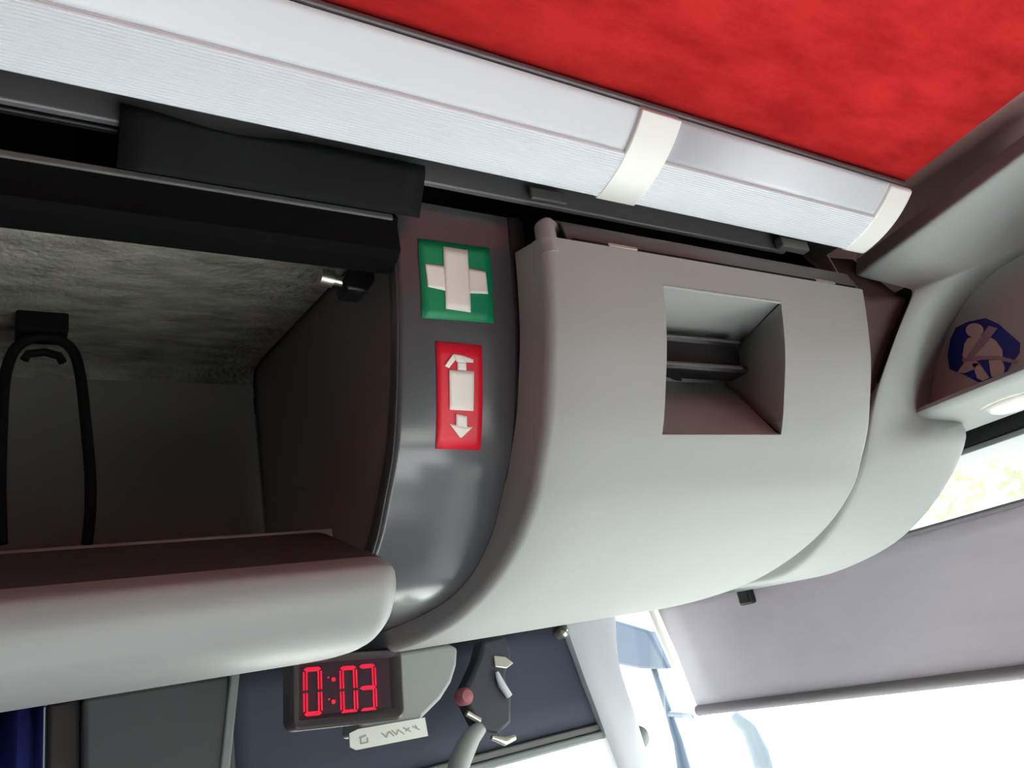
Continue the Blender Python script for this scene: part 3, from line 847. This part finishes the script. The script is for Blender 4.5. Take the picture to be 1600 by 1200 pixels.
MB().tube([at(768, 1152, Y=GY - 0.006), at(788, 1158, Y=GY - 0.006), at(804, 1152, Y=GY - 0.006)], [0.005, 0.009, 0.006], 10).build('catch', M['steel'], gad)
hd = MB()
hd.tube([at(x, y, Y=GY - 0.01) for x, y in ((752, 1136), (738, 1150), (726, 1172), (717, 1195), (712, 1230), (716, 1300), (740, 1360))], [0.013, 0.018, 0.021, 0.021, 0.021, 0.021, 0.018], 14)
tag(hd.build('grab_handle', M['rack_lip'], smooth=60), 'pale curved grab handle below the dark gadget on the blind', 'handle')

# ------------------------------------------------------------------ cord loop hanging in the rack
LYc = 0.985
cord = thing('cord_loop', 'black cord loop hanging from a clip inside the open rack', 'cord', at(70, 840, Y=LYc))
pts = [at(x, y, Y=LYc) for x, y in ((2, 850), (0, 760), (3, 660), (8, 590), (22, 548), (46, 530), (72, 526), (98, 534), (116, 552), (126, 590), (134, 660), (141, 740), (141, 800), (136, 850))]
pts = [p + Vector((0, 0.0, 0)) for p in pts]
MB().tube(spline(pts, 5), 0.0062, 10).build('loop', M['cover'], cord)
a = at(24, 502, Y=LYc + 0.005); b = at(106, 528, Y=LYc + 0.005)
MB().box((a.x, LYc - 0.012, b.z), (b.x, LYc + 0.030, a.z + 0.012)).build('clip', M['matt_black'], cord, bevel=0.004)
MB().tube([at(38, 562, Y=LYc - 0.01), at(44, 553, Y=LYc - 0.01), at(70, 550, Y=LYc - 0.01), at(92, 556, Y=LYc - 0.01), at(98, 566, Y=LYc - 0.01)], 0.005, 8).build('hook', M['matt_black'], cord)

# ------------------------------------------------------------------ outside: ground, mirrors, trees
struct(MB().box((-60, -60, -2.75), (90, 60, -2.65)).build('ground', M['ground'], smooth=0))
mir = thing('outside_mirror', 'blue grey outside mirror seen through the windscreen corner', 'mirror', at(1000, 1040, X=2.05))
MX = 2.05
MB().prism([at(x, y, X=MX) for x, y in ((955, 968), (1012, 985), (1042, 1046), (1000, 1046), (955, 1038))], (0.08, 0, 0)).build('housing', M['mirror_body'], mir, bevel=0.012)
MB().tube([at(1020, 1040, X=MX + 0.05), at(1046, 1116, X=MX), at(1060, 1160, X=MX), at(1075, 1230, X=MX), at(1120, 1420, X=MX)], [0.012, 0.014, 0.018, 0.03, 0.03], 12).build('stalk', M['mirror_body'], mir)
MB().tube([at(1046, 1116, X=MX), at(1085, 1118, X=MX - 0.1)], 0.010, 10).build('joint', M['mirror_body'], mir)
arm = MB().tube([at(1150, 1118, X=1.95), at(1172, 1140, X=1.95), at(1186, 1175, X=1.95), at(1200, 1225, X=1.95), at(1240, 1400, X=1.95)], [0.022, 0.028, 0.03, 0.03, 0.03], 14)
tag(arm.build('mirror_arm', material('mirror_arm_blue', (66, 82, 100), 0.5), smooth=60), 'pale blue mirror arm standing outside the windscreen below the blind', 'mirror arm')

def tree(x, y, h, r, seed, label):
    rnd = random.Random(seed)
    t = thing('tree', label, 'tree', (x, y, -2.65))
    MB().tube([(x, y, -2.65), (x + 0.05, y, h * 0.3 - 2.65), (x - 0.05, y + 0.05, h * 0.6 - 2.65), (x, y, h * 0.85 - 2.65)], [0.22, 0.17, 0.12, 0.05], 10).build('trunk', M['bark'], t)
    m = MB()
    for _ in range(6000):
        while True:
            d = Vector((rnd.uniform(-1, 1), rnd.uniform(-1, 1), rnd.uniform(-1, 1)))
            if 0.25 < d.length < 1: break
        c = Vector((x, y, h * 0.62 - 2.65)) + Vector((d.x * r, d.y * r, d.z * h * 0.42))
        u = Vector((rnd.gauss(0, 1), rnd.gauss(0, 1), rnd.gauss(0, 1))).normalized()
        v = u.orthogonal().normalized()
        s = rnd.uniform(0.14, 0.30)
        m.add([c - u * s, c + v * s * 0.5, c + u * s, c - v * s * 0.5], [(0, 1, 2, 3)])
    f = m.build('foliage', M['leaf'], t, smooth=0, weld=False)
    f['kind'] = 'stuff'
tree(17.0, 6.2, 13.0, 5.5, 1, 'light green leafy tree beyond the gap above the sun blind')

for o in bpy.data.objects:
    if '_base' in o: del o['_base']
